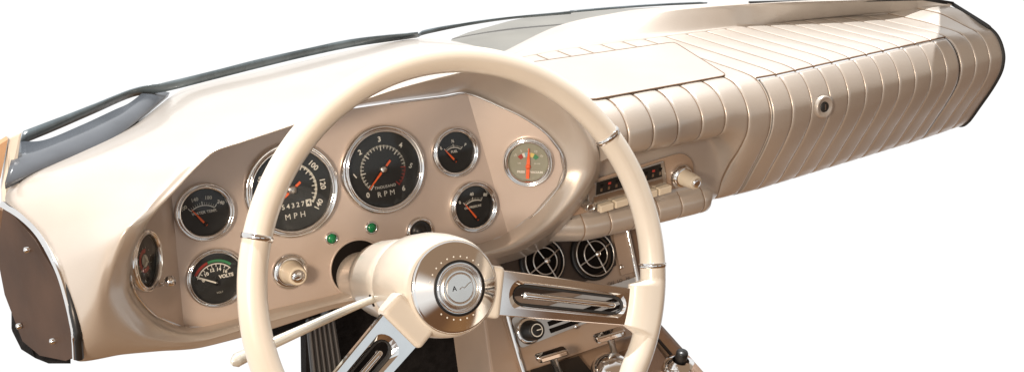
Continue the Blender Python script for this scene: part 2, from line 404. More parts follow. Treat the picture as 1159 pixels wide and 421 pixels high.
# jewels, switches, knob on the panel
for px, py in ((375, 269.5), (420, 257.5)):
    fr = PC.frame(px, py)
    j = build('indicator_lamp', MB().lathe(fr, [(.0072, -.001), (.0072, .0015), (.0060, .003), (.0050, .002), (.0050, .0005)], 28), chrome, dash)
    build('jewel', MB().lathe(fr, [(.0050, .0008), (.0042, .0028), (.0022, .0038), (.0002, .0041)], 24), jewel, j)
fr = PC.frame(475, 262)
j = build('ignition_switch', MB().lathe(fr, [(.017, -.001), (.017, .002), (.0145, .005), (.0125, .004), (.012, .001)], 36), chrome, dash)
build('lock_face', MB().lathe(fr, [(.012, .0012), (.007, .0012), (.0065, .004), (.0002, .0045)], 28).box(fr, -.0008, .0008, -.004, .004, .0045, .0052), [black], j)
fr = PC.frame(328, 307)
k = build('wiper_knob', MB().lathe(fr, [(.0115, .004), (.0112, .010), (.0102, .022), (.0098, .0265), (.0088, .028), (.0072, .0282), (.0070, .0275)], 36), knobm, dash, 'cream push knob with chrome flange below the speedometer')
build('flange', MB().lathe(fr, [(.0195, -.001), (.0195, .001), (.0175, .0035), (.0130, .0055), (.0115, .0045)], 40), chrome, k)
build('knob_tip', MB().lathe(fr, [(.0072, .0272), (.0066, .0292), (.004, .0300), (.0002, .0302)], 24), chrome, k)

# ---------------------------------------------------------------- pleated passenger pad
FRONT = [(1.20, -.345), (1.10, -.345), (1.02, -.345), (.975, -.3455), (.953, -.3495), (.937, -.361), (.926, -.379), (.923, -.395), (.925, -.412), (.935, -.438), (.950, -.468), (.962, -.492), (.972, -.506), (.99, -.514), (1.03, -.516)]
RADIO = [(1.20, -.345), (1.10, -.345), (1.02, -.345), (.975, -.3455), (.953, -.3495), (.937, -.359), (.927, -.373), (.925, -.387), (.930, -.400), (.944, -.410), (.962, -.416), (.966, -.430), (.966, -.476), (.958, -.4865), (.952, -.496)]
RADIO += [(.954, -.508), (.966, -.518), (1.00, -.522)]
FRONT += [(1.06, -.515), (1.09, -.512), (1.12, -.508)]
FRONT = FRONT[:12]+[(.967, -.500), (.973, -.507), (.985, -.513), (1.01, -.516), (1.04, -.516), (1.08, -.514)]
PF = cat([V((0, a, b)) for a, b in FRONT], 5); PRD = cat([V((0, a, b)) for a, b in RADIO], 5)
NP = len(PF)
X0, DX = .902, .0358
def dshift(x): return max(0, x-.94)*.095
def smooth(a, b, x): t = min(1, max(0, (x-a)/(b-a))); return t*t*(3-2*t)
def prof(x, i):
    t = smooth(.838, .878, x)
    p = PRD[i].lerp(PF[i], t)
    y = p.y+dshift(x)*smooth(1.15, .99, p.y)
    if i > 5*12: y += .045*smooth(.67, .56, x)
    z = p.z+.016*smooth(1.31, 1.40, x)*smooth(1.0, 1.07, y)
    return V((x, y, z))
def pleat(x):                                   # 0 in the groove, 1 on the cushion
    u = ((x-X0)/DX) % 1.; e = min(u, 1-u)*DX
    s = min(1, e/.0024); return 1-(1-s)**2.0 + .22*math.sin(PI*u)
def sweep(xs, i0, i1, depth=.0031, inset=0., ribmask=None):
    rows = []
    for x in xs:
        r = []
        for i in range(i0, i1+1):
            p = prof(x, i); a = prof(x, max(i-1, 0)); b = prof(x, min(i+1, NP-1))
            t = (b-a); n = V((0, t.z, -t.y)).normalized()
            k = ribmask(x, i) if ribmask else 1.
            r.append(p + n*(depth*(pleat(x)-1)*k - inset))
        rows.append(r)
    return rows
def xsamples(a, b):
    xs = {a, b}; k0 = int(math.floor((a-X0)/DX))-1
    for k in range(k0, k0+40):
        g = X0+k*DX
        for q in (0, .0008, .0014, .0024, .005, .011, DX-.011, DX-.005, DX-.0024, DX-.0014, DX-.0008):
            if a < g+q < b: xs.add(round(g+q, 6))
    return sorted(xs)
IF = 5*4-1                                      # profile index of the line where the door begins
XL, XR, XE = .9035, 1.292, 1.40
def radio_mask(x, i):                           # no pleats across the radio recess
    inrec = 5*10 <= i <= 5*13-1
    if i > 5*13-1: return max(smooth(.838, .878, x), .45*smooth(.63, .68, x))
    return smooth(.838, .878, x) if inrec else 1.
def lid_mask(x, i):
    return 1.
seamv = mat('pleat_seam', (.27, .19, .13), .7)
def mark_seams(m):
    for k, f in enumerate(m.f):
        if len(f) == 4 and m.m[k] == 0:
            x = sum(m.v[i].x for i in f)/4; u = ((x-X0)/DX) % 1.
            c = sum((m.v[i] for i in f), V((0, 0, 0)))/4
            if min(u, 1-u)*DX < (.0012 if c.z > -.3505 else .0008) and not (x < .86 and c.y > .956 and -.48 < c.z < -.41): m.m[k] = 2
deck = MB().grid(sweep(xsamples(.60, XE), 0, 9)).grid(sweep(xsamples(.664, XE), 9, IF))
deck.grid(sweep(xsamples(.664, XL), IF, 5*10, ribmask=radio_mask))
ec = sweep([.664], IF, 5*10)[0]; deck.add(ec+[ec[-1]+V((0, .05, 0)), ec[0]+V((0, .05, 0))], [list(range(len(ec)+2))], 0, False)
deck.grid(sweep(xsamples(.640, XL), 5*10, 5*13, ribmask=radio_mask))
deck.grid(sweep(xsamples(.562, XL), 5*13, NP-1, ribmask=radio_mask))
deck.grid(sweep(xsamples(XR, XE), IF, NP-1))
deck.grid(sweep([XL-.003, XR+.003], IF, NP-1, 0, .0085), mi=1)     # floor of the glove opening behind its door
deck.grid([[p for p in r] for r in (sweep([XL], IF, NP-1)[0], sweep([XL], IF, NP-1, 0, .010)[0])], mi=1)
deck.grid([[p for p in r] for r in (sweep([XR], IF, NP-1)[0], sweep([XR], IF, NP-1, 0, .010)[0])], mi=1)
endp = sweep([XE], 0, NP-1)[0]
deck.add(endp, [list(range(len(endp)))], 0, False)
mark_seams(deck)
build('pleated_pad', deck, [vinyl, dark, seamv], dash, 'beige vinyl pad with sewn pleats across the passenger side', recalc=True)
door = MB(); s_ = sweep(xsamples(XL+.003, XR-.003), IF+1, NP-1, inset=-.0004)
s_ = [[r[0]+V((0, .003, -.007))]+r for r in s_]
s_ = [[p+V((0, .006, -.003)) for p in s_[0]]]+s_+[[p+V((0, .006, -.003)) for p in s_[-1]]]
door.grid(s_); mark_seams(door)
gd = build('glovebox_door', door, [vinyl, dark, seamv], dash, 'pleated glovebox door with round lock dimple')
# lock: dished escutcheon with barrel
lo = aty(932.5, 121, .9245); lf = frame_z(lo+V((0, -.0015, 0)), V((0, -1, .12)))
lk = build('glovebox_lock', MB().lathe(lf, [(.0146, -.004), (.0142, .0002), (.0128, .0014), (.0112, .0006), (.0084, -.0006), (.0058, -.0008)], 32), vinyl_s, gd)
build('lock_barrel', MB().lathe(lf, [(.0070, -.0010), (.0066, .0002), (.0062, .0008), (.0040, .0010), (.0002, .0011)], 24, 0).box(lf, -.0007, .0007, -.0036, .0036, .0009, .0016, 1), [rubber, satin], lk)
# door edge cord line
cp = [prof(x, IF)+V((0, 0, .0006)) for x in xsamples(XL, XR)]
build('door_seam', MB().tube(cp, .0012, 8), brown, dash)

# rear lip
zl = -.345
base = [(584, 68), (640, 57.5), (700, 49.5), (765, 41.5), (850, 30.5), (950, 20), (1020, 14), (1074, 9)]
top = [(574, 64), (640, 32), (700, 18), (748, 11.5), (850, 4.5), (950, 1.2), (1045, -1), (1077, 5.5)]
tz = [-.3445, -.332, -.322, -.316, -.313, -.313, -.318, -.327]
L0 = [Z(*p, z) for p, z in zip(base, [zl-.001]*5+[-.346, -.341, -.331])]; L3 = [Z(*p, z) for p, z in zip(top, tz)]
def mixp(a, b, t, dz): q = a.lerp(b, t); return V((q.x, q.y, q.z+dz))
hh = [b.z-a.z for a, b in zip(L0, L3)]
L1 = [mixp(a, b, .22, -.10*h) for a, b, h in zip(L0, L3, hh)]; L2 = [mixp(a, b, .75, .10*h) for a, b, h in zip(L0, L3, hh)]
L4 = [p+V((0, .03, -.006)) for p in L3]; L5 = [p+V((0, .05, -.05)) for p in L3]
Lm = [p+V((0, -.004, -.03)) for p in L0]
LL = [cat(r, 8) for r in (Lm, L0, L1, L2, L3, L4, L5)]
cols = [cat([LL[k][j] for k in range(7)], 5) for j in range(len(LL[0]))]
lipm = MB().grid([[c[i] for c in cols] for i in range(len(cols[0]))])
build('rear_lip', lipm, vinyl, dash, 'soft raised vinyl lip along the windshield edge')
# hollow between hood and lip, its grey a windshield reflection put into the colour
tp = [Z(*p, -.353) for p in ((505, 52), (512, 44), (530, 37), (575, 24.5), (610, 17), (650, 12), (760, 8), (720, 22), (640, 45), (600, 75), (560, 75))]
build('reflection_hollow', MB().prism(tp, V((0, 0, -.006))), hollowrefl, dash, 'recessed hollow behind the steering wheel with windshield reflection as its grey colour')
# lid (flat panel) and its seam
lp = [Z(*p, -.3445) for p in ((590, 73), (763, 48.5), (823, 86), (668, 114))]
build('speaker_lid', MB().prism(roundpoly(lp, .012), V((0, 0, .0009))), vinyl_s, dash, 'flat smooth lid let into the pad top', bevel=.0004)
sm = roundpoly([p+V((0, 0, .0006)) for p in lp], .012)
build('lid_seam', MB().tube(sm, .0009, 8, closed=True), brown, dash)

# end trims
build('end_weatherstrip', MB().tube([L3[-4]+V((0, .004, .0)), L3[-2]+V((.001, .002, .0)), L3[-1]+V((.003, 0, .001))]+cat([L3[-1]+V((.003, 0, 0)), Y(1114, 27.5, 1.006)]+[p+V((.001, 0, 0)) for p in endp[20::3]], 4), .0030, 10, hint=V((1, 0, 0))), rubber, dash)
ep = [(4, 231, 1.0), (26, 246, .975), (47, 268, .945), (67, 305, .907), (78, 340, .887), (85, 374, .877), (87, 405, .880)]
tr = cat([Y(a-1, b, y-.002) for a, b, y in ep], 8)
build('end_trim', MB().tube(tr, .0030, 10), chrome, dash)
epp = [Y(*q) for q in ((4, 232, 1.0), (26, 248, .975), (46, 270, .946), (65, 307, .910), (76, 341, .890), (82, 375, .882), (82, 404, .884), (74, 408, .90), (45, 402, .95), (28, 385, .985), (17, 330, 1.02), (9, 285, 1.03))]
en0 = epp[0]; en = (epp[4]-epp[0]).cross(epp[8]-epp[0]).normalized()
if en.y > 0: en = -en
epp = [p-en*((p-en0).dot(en)*.9) for p in epp]
build('end_gasket', MB().tube(cat([Y(a+2.5, b, y-.004) for a, b, y in ep[3:]], 6), [.001+.003*min(1, i/8) for i in range(19)], 8), black, dash)
epanel = build('end_panel', MB().prism(epp, -en*.006), endm, dash, 'dark brown end plate with three screws')
EP = Plane(en0, en)
for px, py in ((33, 282), (62, 385), (24, 368)):
    f_ = frame_z(EP.at(px, py, .004), en); build('screw', MB().lathe(f_, [(.0028, -.004), (.0025, .000), (.0002, .0010)], 16), chrome, epanel)
kb = [Y(*q) for q in ((2, 240, 1.06), (10, 290, 1.06), (4, 300, 1.05), (14, 340, 1.04), (14, 375, 1.02), (24, 395, .99), (40, 405, .96), (55, 411, .94), (80, 411, .91), (80, 395, .93), (40, 330, 1.06), (22, 250, 1.07))]
build('carpet_edge', MB().prism(kb, V((0, .008, 0))), carpet, dash, 'frayed black carpet under the end plate')

# ---------------------------------------------------------------- radio
PRA = Plane((.72, .9645, -.45), (0, -1, .02))
pl = [PRA.at(*q, .0) for q in ((648, 208), (773, 174), (784, 184), (783, 207), (640, 245))]
pl = [PRA.at(*q) for q in ((636, 214), (771, 172), (783, 180), (785, 207), (640, 246))]
ra = build('car_radio', MB().prism(roundpoly(pl, .012), PRA.n*.0025), tan, dash, 'old push button car radio below the pleated pad', bevel=.0008)
bx = [PRA.at(*q, .002) for q in ((664, 208), (748, 181), (752, 211), (662, 237))]
build('radio_case', MB().prism(bx, PRA.n*.004), silver, ra, bevel=.0008)
dl = [PRA.at(*q, .0062) for q in ((672, 205), (744, 184), (745.5, 198), (671, 219))]
rdl = MB().prism(dl, PRA.n*.0006)
u0, v0 = dl[3], dl[2]
for k in range(9):
    t = (k+.5)/9; c = u0.lerp(v0, t); up_ = (dl[0]-dl[3])
    mi = 1 if k in (1, 4, 7) else 2
    rdl.prism([c+up_*.6+PRA.n*.0009, c+up_*.6+PRA.x*.004+PRA.n*.0009, c+up_*.78+PRA.x*.004+PRA.n*.0009, c+up_*.78+PRA.n*.0009], PRA.n*.0002, mi)
    rdl.prism([c+up_*.2+PRA.n*.0009, c+up_*.2+PRA.x*.003+PRA.n*.0009, c+up_*.45+PRA.x*.003+PRA.n*.0009, c+up_*.45+PRA.n*.0009], PRA.n*.0002, 3)
build('radio_dial', rdl, [black, redp, dark, satin], ra)
fb = [PRA.at(*q, .0062) for q in ((668, 221), (746, 200), (747, 207), (668, 228))]
build('tuner_bar', MB().prism(fb, PRA.n*.001), satin, ra)
for k in range(5):
    t0, t1 = k/5+.012, (k+1)/5-.012
    A, B_ = PRA.at(671, 233.5, .006), PRA.at(753, 209.5, .006)
    p0, p1 = A.lerp(B_, t0), A.lerp(B_, t1)
    q = MB().prism([p0-PRA.y*.0045, p1-PRA.y*.0045, p1+PRA.y*.0045, p0+PRA.y*.0045], PRA.n*.009)
    build('push_button', q, knobm, ra, bevel=.0012)
f_ = PRA.frame(661, 230.5, .0025)
kn = build('tone_knob', MB().lathe(f_, [(.0062, 0), (.0062, .012), (.0052, .0135), (.0046, .0132), (.0040, .0115), (.0002, .0125)], 24), satin, ra)
f_ = PRA.frame(768, 198, .0025)
kn = build('volume_knob', MB().lathe(f_, [(.0105, .008), (.0096, .022), (.0086, .031), (.0078, .0325), (.0055, .0325)], 28), knobm, ra)
build('collar', MB().lathe(f_, [(.0155, -.001), (.0155, .004), (.0130, .0085), (.0108, .010), (.0100, .0095)], 32), chrome, kn)
build('knob_tip', MB().lathe(f_, [(.0058, .032), (.0055, .0338), (.003, .0346), (.0002, .0347)], 20), chrome, kn)

# ================================================================ STEERING COLUMN
ax = V((-.004*math.cos(rad(20.4)), -math.cos(rad(20.4)), math.sin(rad(20.4)))).normalized()
WC = V((.380, .727, -.3996))                    # centre of the rim circle
HC = atd(517.5, 325.5, .925)                    # centre of the horn cap
colo = thing('steering_column', 'beige steering column with shroud and turn signal lever', 'steering column', HC-ax*.25)
cf = frame_z(HC, ax)
build('column_tube', MB().lathe(cf, [(.026, -.40), (.026, -.165), (.024, -.16)], 40), vinyl_s, colo)
build('shroud', MB().lathe(cf, [(.020, -.186), (.033, -.186), (.0375, -.180), (.0395, -.165), (.0420, -.118), (.0428, -.100), (.0418, -.0985)], 56), cream, colo)
# dark opening where the column goes through the panel
o_ = PC.frame(405, 303)
ring_ = MB().lathe(o_, [(.0305, .0008), (.0002, .0008)], 48)
build('column_opening', ring_, dark, dash)
build('opening_edge', MB().lathe(o_, [(.0325, -.001), (.0325, .0015), (.0315, .0022), (.0302, .0015), (.0302, -.001)], 48), paint, dash)
# lever
lv0 = cf.p(0, 0, -.168); a_ = atd(432, 336, 1.0); b_ = atd(405, 345, .985); t_ = atd(283, 400, .93); e_ = atd(262, 410, .915)
lev = cat([a_, b_, atd(340, 374, .955), t_, e_], 8)
nl = len(lev); rr = [.0036+.0036*(i/(nl-1))**1.5 for i in range(nl)]; rr[-1] = .002; rr[-2] = .0046; rr[-3] = .0056
tl = build('turn_signal_lever', MB().tube(lev, rr, 14, hint=V((0, 1, 0)), flat=.8), mat('pale_lever', (.70, .70, .64), .16, .35, coat=.6), colo)
# slot the lever comes out of
sl = frame_z(a_, (a_-cf.p(0, 0, -.168)).normalized(), ax)
build('lever_slot', MB().box(sl, -.006, .006, -.011, .011, -.006, .0012), dark, colo, bevel=.001)

# ================================================================ STEERING WHEEL
wh = thing('steering_wheel', 'cream steering wheel with slotted chrome spokes and domed chrome horn cap', 'steering wheel', HC)
wf = frame_z(WC, ax)
PW = Plane(WC, ax)
RR, TR = .1884, .0116
def rimpt(a, dr=0, dz=0): return wf.p((RR+dr)*math.cos(a), (RR+dr)*math.sin(a), dz)
def wang(px, py): p = PW.at(px, py)-WC; return math.atan2(p.dot(wf.y), p.dot(wf.x))
a_sp = wang(712, 345)                           # where the right spoke meets the rim
a_s2 = wang(385, 455)
def rim_r(a):                                   # rim is thicker where the spokes join and scalloped past it
    r = TR
    for s in (a_sp, a_s2):
        d = (a-s+PI) % (2*PI)-PI
        r += .0006*math.exp(-(d/.5)**2)
    return r
NR = 200
rows = []
for i in range(NR):
    a = 2*PI*i/NR; r = rim_r(a); row = []
    d = (a_sp-a+PI) % (2*PI)-PI                  # positive below the spoke
    sc = 0
    if .22 < d < .50: sc = .0012*math.sin((d-.22)*PI/.14)
    for k in range(20):
        b = 2*PI*k/20; inn = max(0, -math.cos(b))
        q = (r+sc*inn)
        row.append(rimpt(a, q*math.cos(b), q*.98*math.sin(b)))
    rows.append(row)
rim = build('rim', MB().grid(rows, cu=True, cv=True), cream, wh)
for px, py in ((286, 268), (685, 157), (739, 300)):
    a = wang(px, py); p = rimpt(a); t = V((wf.x*-math.sin(a))+(wf.y*math.cos(a)))
    f_ = frame_z(p, t, ax); r = rim_r(a)
    build('rim_band', MB().lathe(f_, [(r*.98, -.0024), (r+.0008, -.0020), (r+.0011, 0), (r+.0008, .0020), (r*.98, .0024)], 28), chrome, rim)
# hub body
hub = MB().lathe(cf, [(.030, -.101), (.0425, -.098), (.0462, -.085), (.0480, -.060), (.0472, -.036), (.0448, -.016), (.0420, -.0072), (.0402, -.0055)], 64)
hubo = build('hub', hub, cream, wh)
# horn cap: shallow chrome cone with a medallion
capm = MB().lathe(cf, [(.0400, -.010), (.0410, -.006), (.0402, -.0036), (.0388, -.0032)]+[(.0382-.0138*k/46, -.0030+.0080*k/46+(.00006 if k % 2 else 0)) for k in range(47)]+[(.0232, .0052), (.0215, .0052)], 96)
for a in [35+13.5*k for k in range(10)]+[222+13.5*k for k in range(8)]:
    p = cf.p(.0275*math.cos(rad(a)), .0275*math.sin(rad(a)), .0033)
    capm.lathe(frame_z(p, ax), [(.0008, 0), (.0006, .0005), (.0001, .0006)], 8, 1)
cap = build('horn_cap', capm, [turned, white], wh)
build('cap_ring', MB().lathe(cf, [(.0222, .0035), (.0216, .0062), (.0200, .0072), (.0192, .0062), (.0190, .0045)], 56), chrome, cap)
build('cap_groove', MB().lathe(cf, [(.0252, .0044), (.0240, .0054), (.0222, .0056)], 56), black, cap)
med = MB().lathe(cf, [(.0191, .0050), (.0168, .0052), (.0163, .0060), (.0155, .0062)]+[(.0155-.0153*k/40, .0062+.0004*k/40+(.00008 if k % 2 else 0)-(.0004 if k in (6, 7) else 0)) for k in range(41)], 72, 0)
med.text(cf, 'A', .0062, -.0055, .0006, -4, .0069, 1); med.tube([cf.p(-.001, -.001, .0068), cf.p(.002, .0008, .0068), cf.p(.004, -.0006, .0068), cf.p(.008, .002, .0068), cf.p(.011, .0032, .0068)], .0003, 6, 2)
build('medallion', med, [brushed, black, satin], cap)
# spokes
def spoke(name, pin, pout, win, wout, zin, zout, label=None, slot=(.10, .90)):
    """bar from hub to rim in the wheel's own plane; pin/pout are points, win/wout half widths"""
    u = (pout-pin); L = u.length; u.normalize(); w = ax.cross(u).normalized(); n = u.cross(w).normalized()
    if n.dot(ax) < 0: n = -n
    def q(s, t, h): hw = win+(wout-win)*s; return pin+u*(L*s)+w*(t*hw)+n*h
    th = .0035
    s0, s1 = slot; K = 12; hs = .46
    def slotpt(k, side, sc=1.):                 # outline of the slot: half circle ends
        pass
    outline, inner = [], []
    # sample matching outline/inner loops
    loopI, loopO = [], []
    hw0 = win+(wout-win)*s0; rend = hs*hw0/L
    NS = 16
    for k in range(NS+1): t = k/NS; loopI.append((s0+rend+(s1-s0-2*rend)*t, hs)); loopO.append((t, 1.))
    for k in range(1, 9): b = PI/2-PI*k/8; loopI.append((s1-rend+rend*math.cos(b), hs*math.sin(b))); loopO.append((1., 1-2*k/8))
    for k in range(1, NS+1): t = 1-k/NS; loopI.append((s0+rend+(s1-s0-2*rend)*t, -hs)); loopO.append((t, -1.))
    for k in range(1, 8): b = -PI/2-PI*k/8; loopI.append((s0+rend+rend*math.cos(b), hs*math.sin(b))); loopO.append((0., -1+2*k/8))
    n_ = len(loopO); mb = MB()
    R_ = []
    R_.append([q(s, t, -th) for s, t in loopO]); R_.append([q(s, t, th*.4) for s, t in loopO])
    def ins(l, f): return [q(s if 0 < s < 1 else (s), t*f, th) for s, t in l]
    R_.append([q(s, t*.965, th) for s, t in loopO])
    mid = [((a[0]*.3+b[0]*.7), (a[1]*.9*.3+b[1]*1.12*.7)) for a, b in zip(loopO, loopI)]
    R_.append([q(s, t, th*1.02) for s, t in mid])
    R_.append([q(s, t, th*.2) for s, t in loopI]); R_.append([q(s, t, -th) for s, t in loopI])
    mb.grid(R_[:3], cu=True, smooth=False); mb.grid(R_[2:4], cu=True, smooth=True); mb.grid(R_[3:]+R_[:1], cu=True, smooth=False)
    sp = build(name, mb, chrome, wh, label)
    # dark liner of the slot and the chrome rib down its middle
    ln = MB(); ln.grid([[q(s, t*1.02, th*.45) for s, t in loopI], [q((s-.5)*.985+.5, t*.80, th*.35) for s, t in loopI], [q((s-.5)*.985+.5, t*.78, -th) for s, t in loopI]], cu=True)
    build('slot_liner', ln, rubber, sp)
    c0, c1 = s0+rend*1.2, s1-rend*1.0
    rb = cat([q(c0, 0, -.001), q(c0+.03, 0, .0015), q((c0+c1)/2, 0, .0015), q(c1-.03, 0, .0015), q(c1, 0, -.001)], 5)
    build('slot_rib', MB().tube(rb, .0030, 12, hint=ax), chrome, sp)
    return sp, q
ZS = -.014
PS = Plane(HC+ax*(-.012), ax)
pa, pb = PS.at(562, 330.5), PW.at(716, 347.5, -.002)
sp1, q1 = spoke('spoke', pa, pb, .0205, .0172, 0, 0, slot=(.12, .93))
pa2, pb2 = PS.at(455, 372, -.004), PS.at(352, 492, -.004)
sp2, q2 = spoke('spoke', pa2, pb2, .0215, .0180, 0, 0, slot=(.14, .93))
# cream brackets where the hub grips each spoke
def grip(pin, pout, hw, l0, l1):
    u = (pout-pin).normalized(); w = ax.cross(u).normalized(); n = u.cross(w).normalized()
    if n.dot(ax) < 0: n = -n
    f_ = Frame(pin, u, w, n)
    b = MB().prism([f_.p(l0, -hw*1.0, -.014), f_.p(l1, -hw, -.012), f_.p(l1, hw, -.012), f_.p(l0, hw*1.0, -.014)], n*.021)
    build('spoke_grip', b, cream, hubo, bevel=.0045, seg=4)
grip(pa, pb, .0235, -.022, .004); grip(pa2, pb2, .0240, -.022, .003)
# flared cream rim ends that cover the outer spoke ends
def flare(a, hw, inner):
    rows = []
    NA = 64
    for i in range(NA+1):
        t = -1+2*i/NA; aa = a+t*hw/RR*1.25
        ext = inner*(1-smooth(.80, 1.0, abs(t)))
        r = TR+.0004; row = []
        for k in range(48):
            b = 2*PI*k/48; c, s = math.cos(b), math.sin(b)
            x = r*c if c > 0 else (r+ext)*-(abs(c)**.6); y = r*(1 if s >= 0 else -1)*(abs(s)**(1 if c > 0 else .55))
            fl = 1-.30*max(0, -c)
            row.append(rimpt(aa, x, y*fl))
        rows.append(row)
    build('spoke_cover', MB().grid(rows, cu=True), cream, rim)
flare(a_sp, .0215, .0135); flare(a_s2, .0215, .0135)

# ================================================================ CENTRE CONSOLE
con = thing('center_console', 'beige centre stack with twin round air vents, heater controls and chrome pull handles', 'console', (.66, .95, -.80))
c30 = rad(27)
PK = Plane(aty(700, 268, 1.0), (0, -math.cos(c30), math.sin(c30)))
fp = [PK.at(*q) for q in ((545, 275), (706, 240), (727, 345), (735, 372), (590, 422), (570, 360))]
build('stack_panel', MB().prism(fp, -PK.n*.012), tan, con, 'sloping beige metal panel')
rc = [PK.at(*q, .001) for q in ((566, 300), (580, 283), (640, 261), (686, 249), (697, 300), (640, 330), (572, 336))]
build('vent_recess', MB().prism(rc, PK.n*.0008), darkwood, con, 'dark brown panel behind the air vents')
ve = [PK.at(*q, .001) for q in ((690, 252.5), (705, 249), (716, 308), (702, 312))]
build('vent_side_plate', MB().prism(ve, PK.n*.0022), tan, con, bevel=.0006)
def vent(px, py, R, tilt):
    f_ = PK.frame(px, py, .002)
    v = build('air_vent', MB().lathe(f_, [(R*1.03, -.001), (R*1.03, .003), (R*.96, .006), (R*.90, .004), (R*.86, -.001)], 56, 0).lathe(f_, [(R*.86, -.001), (R*.6, .0012), (R*.2, .0016), (.0002, .0016)], 56, 1), [black, dark], con)
    g_ = MB()
    for r in (R*.86, R*.53):
        g_.tube([f_.p(r*math.cos(2*PI*k/48), r*math.sin(2*PI*k/48), .0075 if r > R*.6 else .0085) for k in range(48)], R*.033, 8, closed=True, hint=f_.z)
    for a in (tilt, tilt+90, tilt+180, tilt+270):
        c, s = math.cos(rad(a)), math.sin(rad(a)); g_.tube([f_.p(R*.1*c, R*.1*s, .010), f_.p(R*.86*c, R*.86*s, .0075)], R*.033, 8)
    build('vent_ring', g_, satin, v)
    build('vent_knob', MB().lathe(f_, [(R*.12, .006), (R*.13, .013), (R*.10, .0155), (.0002, .0165)], 24), chrome, v)
vent(612.5, 296, .0305, 24); vent(669.5, 288.5, .0312, 20)
# chrome edge trims
build('edge_trim', MB().tube([PK.at(705, 247, .004), PK.at(717, 303, .004), PK.at(724, 336, .004)], .0028, 10), chrome, con)
build('edge_trim', MB().tube([PK.at(567, 330, .004), PK.at(574, 362, .004), PK.at(586, 405, .004), PK.at(592, 424, .004)], .0026, 10), chrome, con)
build('panel_screw', MB().lathe(PK.frame(702, 302, .0032), [(.0032, 0), (.0028, .0012), (.0002, .0018)], 16), chrome, con)
build('panel_screw', MB().lathe(PK.frame(651, 369, .0032), [(.0036, 0), (.003, .0014), (.0002, .002)], 16), chrome, con)
# side pads
sp_ = [PK.at(*q) for q in ((708, 240), (732, 236), (742, 300), (726, 345), (722, 330))]
build('side_pad', MB().prism([p-PK.n*.002 for p in sp_], -PK.n*.08), brown, con, bevel=.003)
# heater control plate
hp = [PK.at(*q, .0012) for q in ((577, 360), (722, 312), (727, 340), (588, 394))]
hcm = MB().prism(roundpoly(hp, .005), PK.n*.002)
for t, px, py, z_ in (('OFF', 690, 321, .006), ('LO', 700, 318, .006), ('HI', 709, 315, .006), ('FAN', 594, 385, .0055)): hcm.text(PK.frame(px, py, .0034), t, z_, 0, 0, 0, 0, 1)
hc = build('heater_control', hcm, [silver, black], con, 'bright metal heater control plate with black knob')
for q in (((618, 364), (705, 333), (706, 338), (620, 369)), ((620, 372), (704, 343), (705, 347), (622, 377))):
    build('slider_slot', MB().prism([PK.at(*p, .003) for p in q], PK.n*.0006), dark, hc)
f_ = PK.frame(597, 374, .003)
kn = build('fan_knob', MB().lathe(f_, [(.0125, 0), (.0125, .006), (.0112, .008), (.0110, .020), (.0100, .0215), (.0002, .0215)], 36), black, hc)
build('knob_marking', MB().lathe(f_, [(.0078, .0217), (.0066, .0217)], 30).box(f_, -.0005, .006, -.0006, .0006, .0216, .0219), white, kn)
build('knob_collar', MB().lathe(f_, [(.0165, -.001), (.0165, .001), (.0140, .0025), (.0124, .0025)], 36), chrome, kn)
# lower deck of the tunnel
dz = PK.at(592, 420).z
dk = [Z(*q, dz-.004) for q in ((578, 415), (735, 366), (752, 372), (806, 440), (640, 560), (585, 470))]
build('console_deck', MB().prism(dk, V((0, 0, -.03))), tan, con, bevel=.003)
bl = [Z(*q, dz-.002) for q in ((600, 421), (655, 405), (668, 421), (655, 445), (610, 450))]
build('console_plate', MB().prism(bl, V((0, 0, .004))), black, con, bevel=.001)
bl2 = [Z(*q, dz-.002) for q in ((700, 402), (738, 388), (762, 421), (745, 440), (715, 440))]
build('console_plate', MB().prism(bl2, V((0, 0, .005))), brown, con, bevel=.001)
rl = [Z(735, 364, dz+.004), Z(752, 383, dz+.004), Z(780, 415, dz+.004), Z(802, 440, dz+.004)]
build('side_rail', MB().tube(cat(rl, 4), .009, 12), brown, con)
build('rail_bead', MB().tube([p+V((-.010, -.004, .001)) for p in cat(rl, 4)], .0022, 8), black, con)
def tee(bx_, by_, tx, ty, lift):
    b0 = Z(bx_, by_, dz); t0 = b0+V((0, 0, lift)); r = ray(tx, ty); t0 = r*(t0.y/r.y)
    st = MB().tube([b0, b0.lerp(t0, .5), t0], [.0055, .0042, .0048], 14)
    h = build('pull_handle', st, satin, con)
    f_ = frame_z(t0, (t0-b0).normalized(), V((0, 1, 0))); f_ = Frame(t0, PK.x, (t0-b0).normalized().cross(PK.x).normalized(), (t0-b0).normalized())
    hd = [f_.p(-.021, -.004, -.003), f_.p(-.017, -.006, -.003), f_.p(.017, -.006, -.003), f_.p(.021, -.004, -.003), f_.p(.021, .004, -.003), f_.p(.017, .006, -.003), f_.p(-.017, .006, -.003), f_.p(-.021, .004, -.003)]
    build('grip_bar', MB().prism(hd, f_.z*.009), chrome, h, bevel=.002, seg=3)
tee(633, 424, 625, 402, .03); tee(698, 409, 690, 380, .04)
f_ = frame_z(Z(693, 421, dz), V((0, -.3, 1)))
build('chrome_dome', MB().lathe(f_, [(.026, -.004), (.026, .004), (.023, .011), (.015, .0165), (.006, .0185), (.0002, .019)], 36), chrome, con)
f_ = frame_z(Z(768, 421, dz), V((0, -.15, 1)))
lh = build('cigarette_lighter', MB().lathe(f_, [(.021, -.01), (.021, .004), (.018, .013), (.010, .018)], 28), chrome, con)
build('lighter_knob', MB().lathe(f_, [(.0066, .014), (.0072, .018), (.0072, .029), (.0064, .0305), (.0002, .0308)], 24), black, lh)
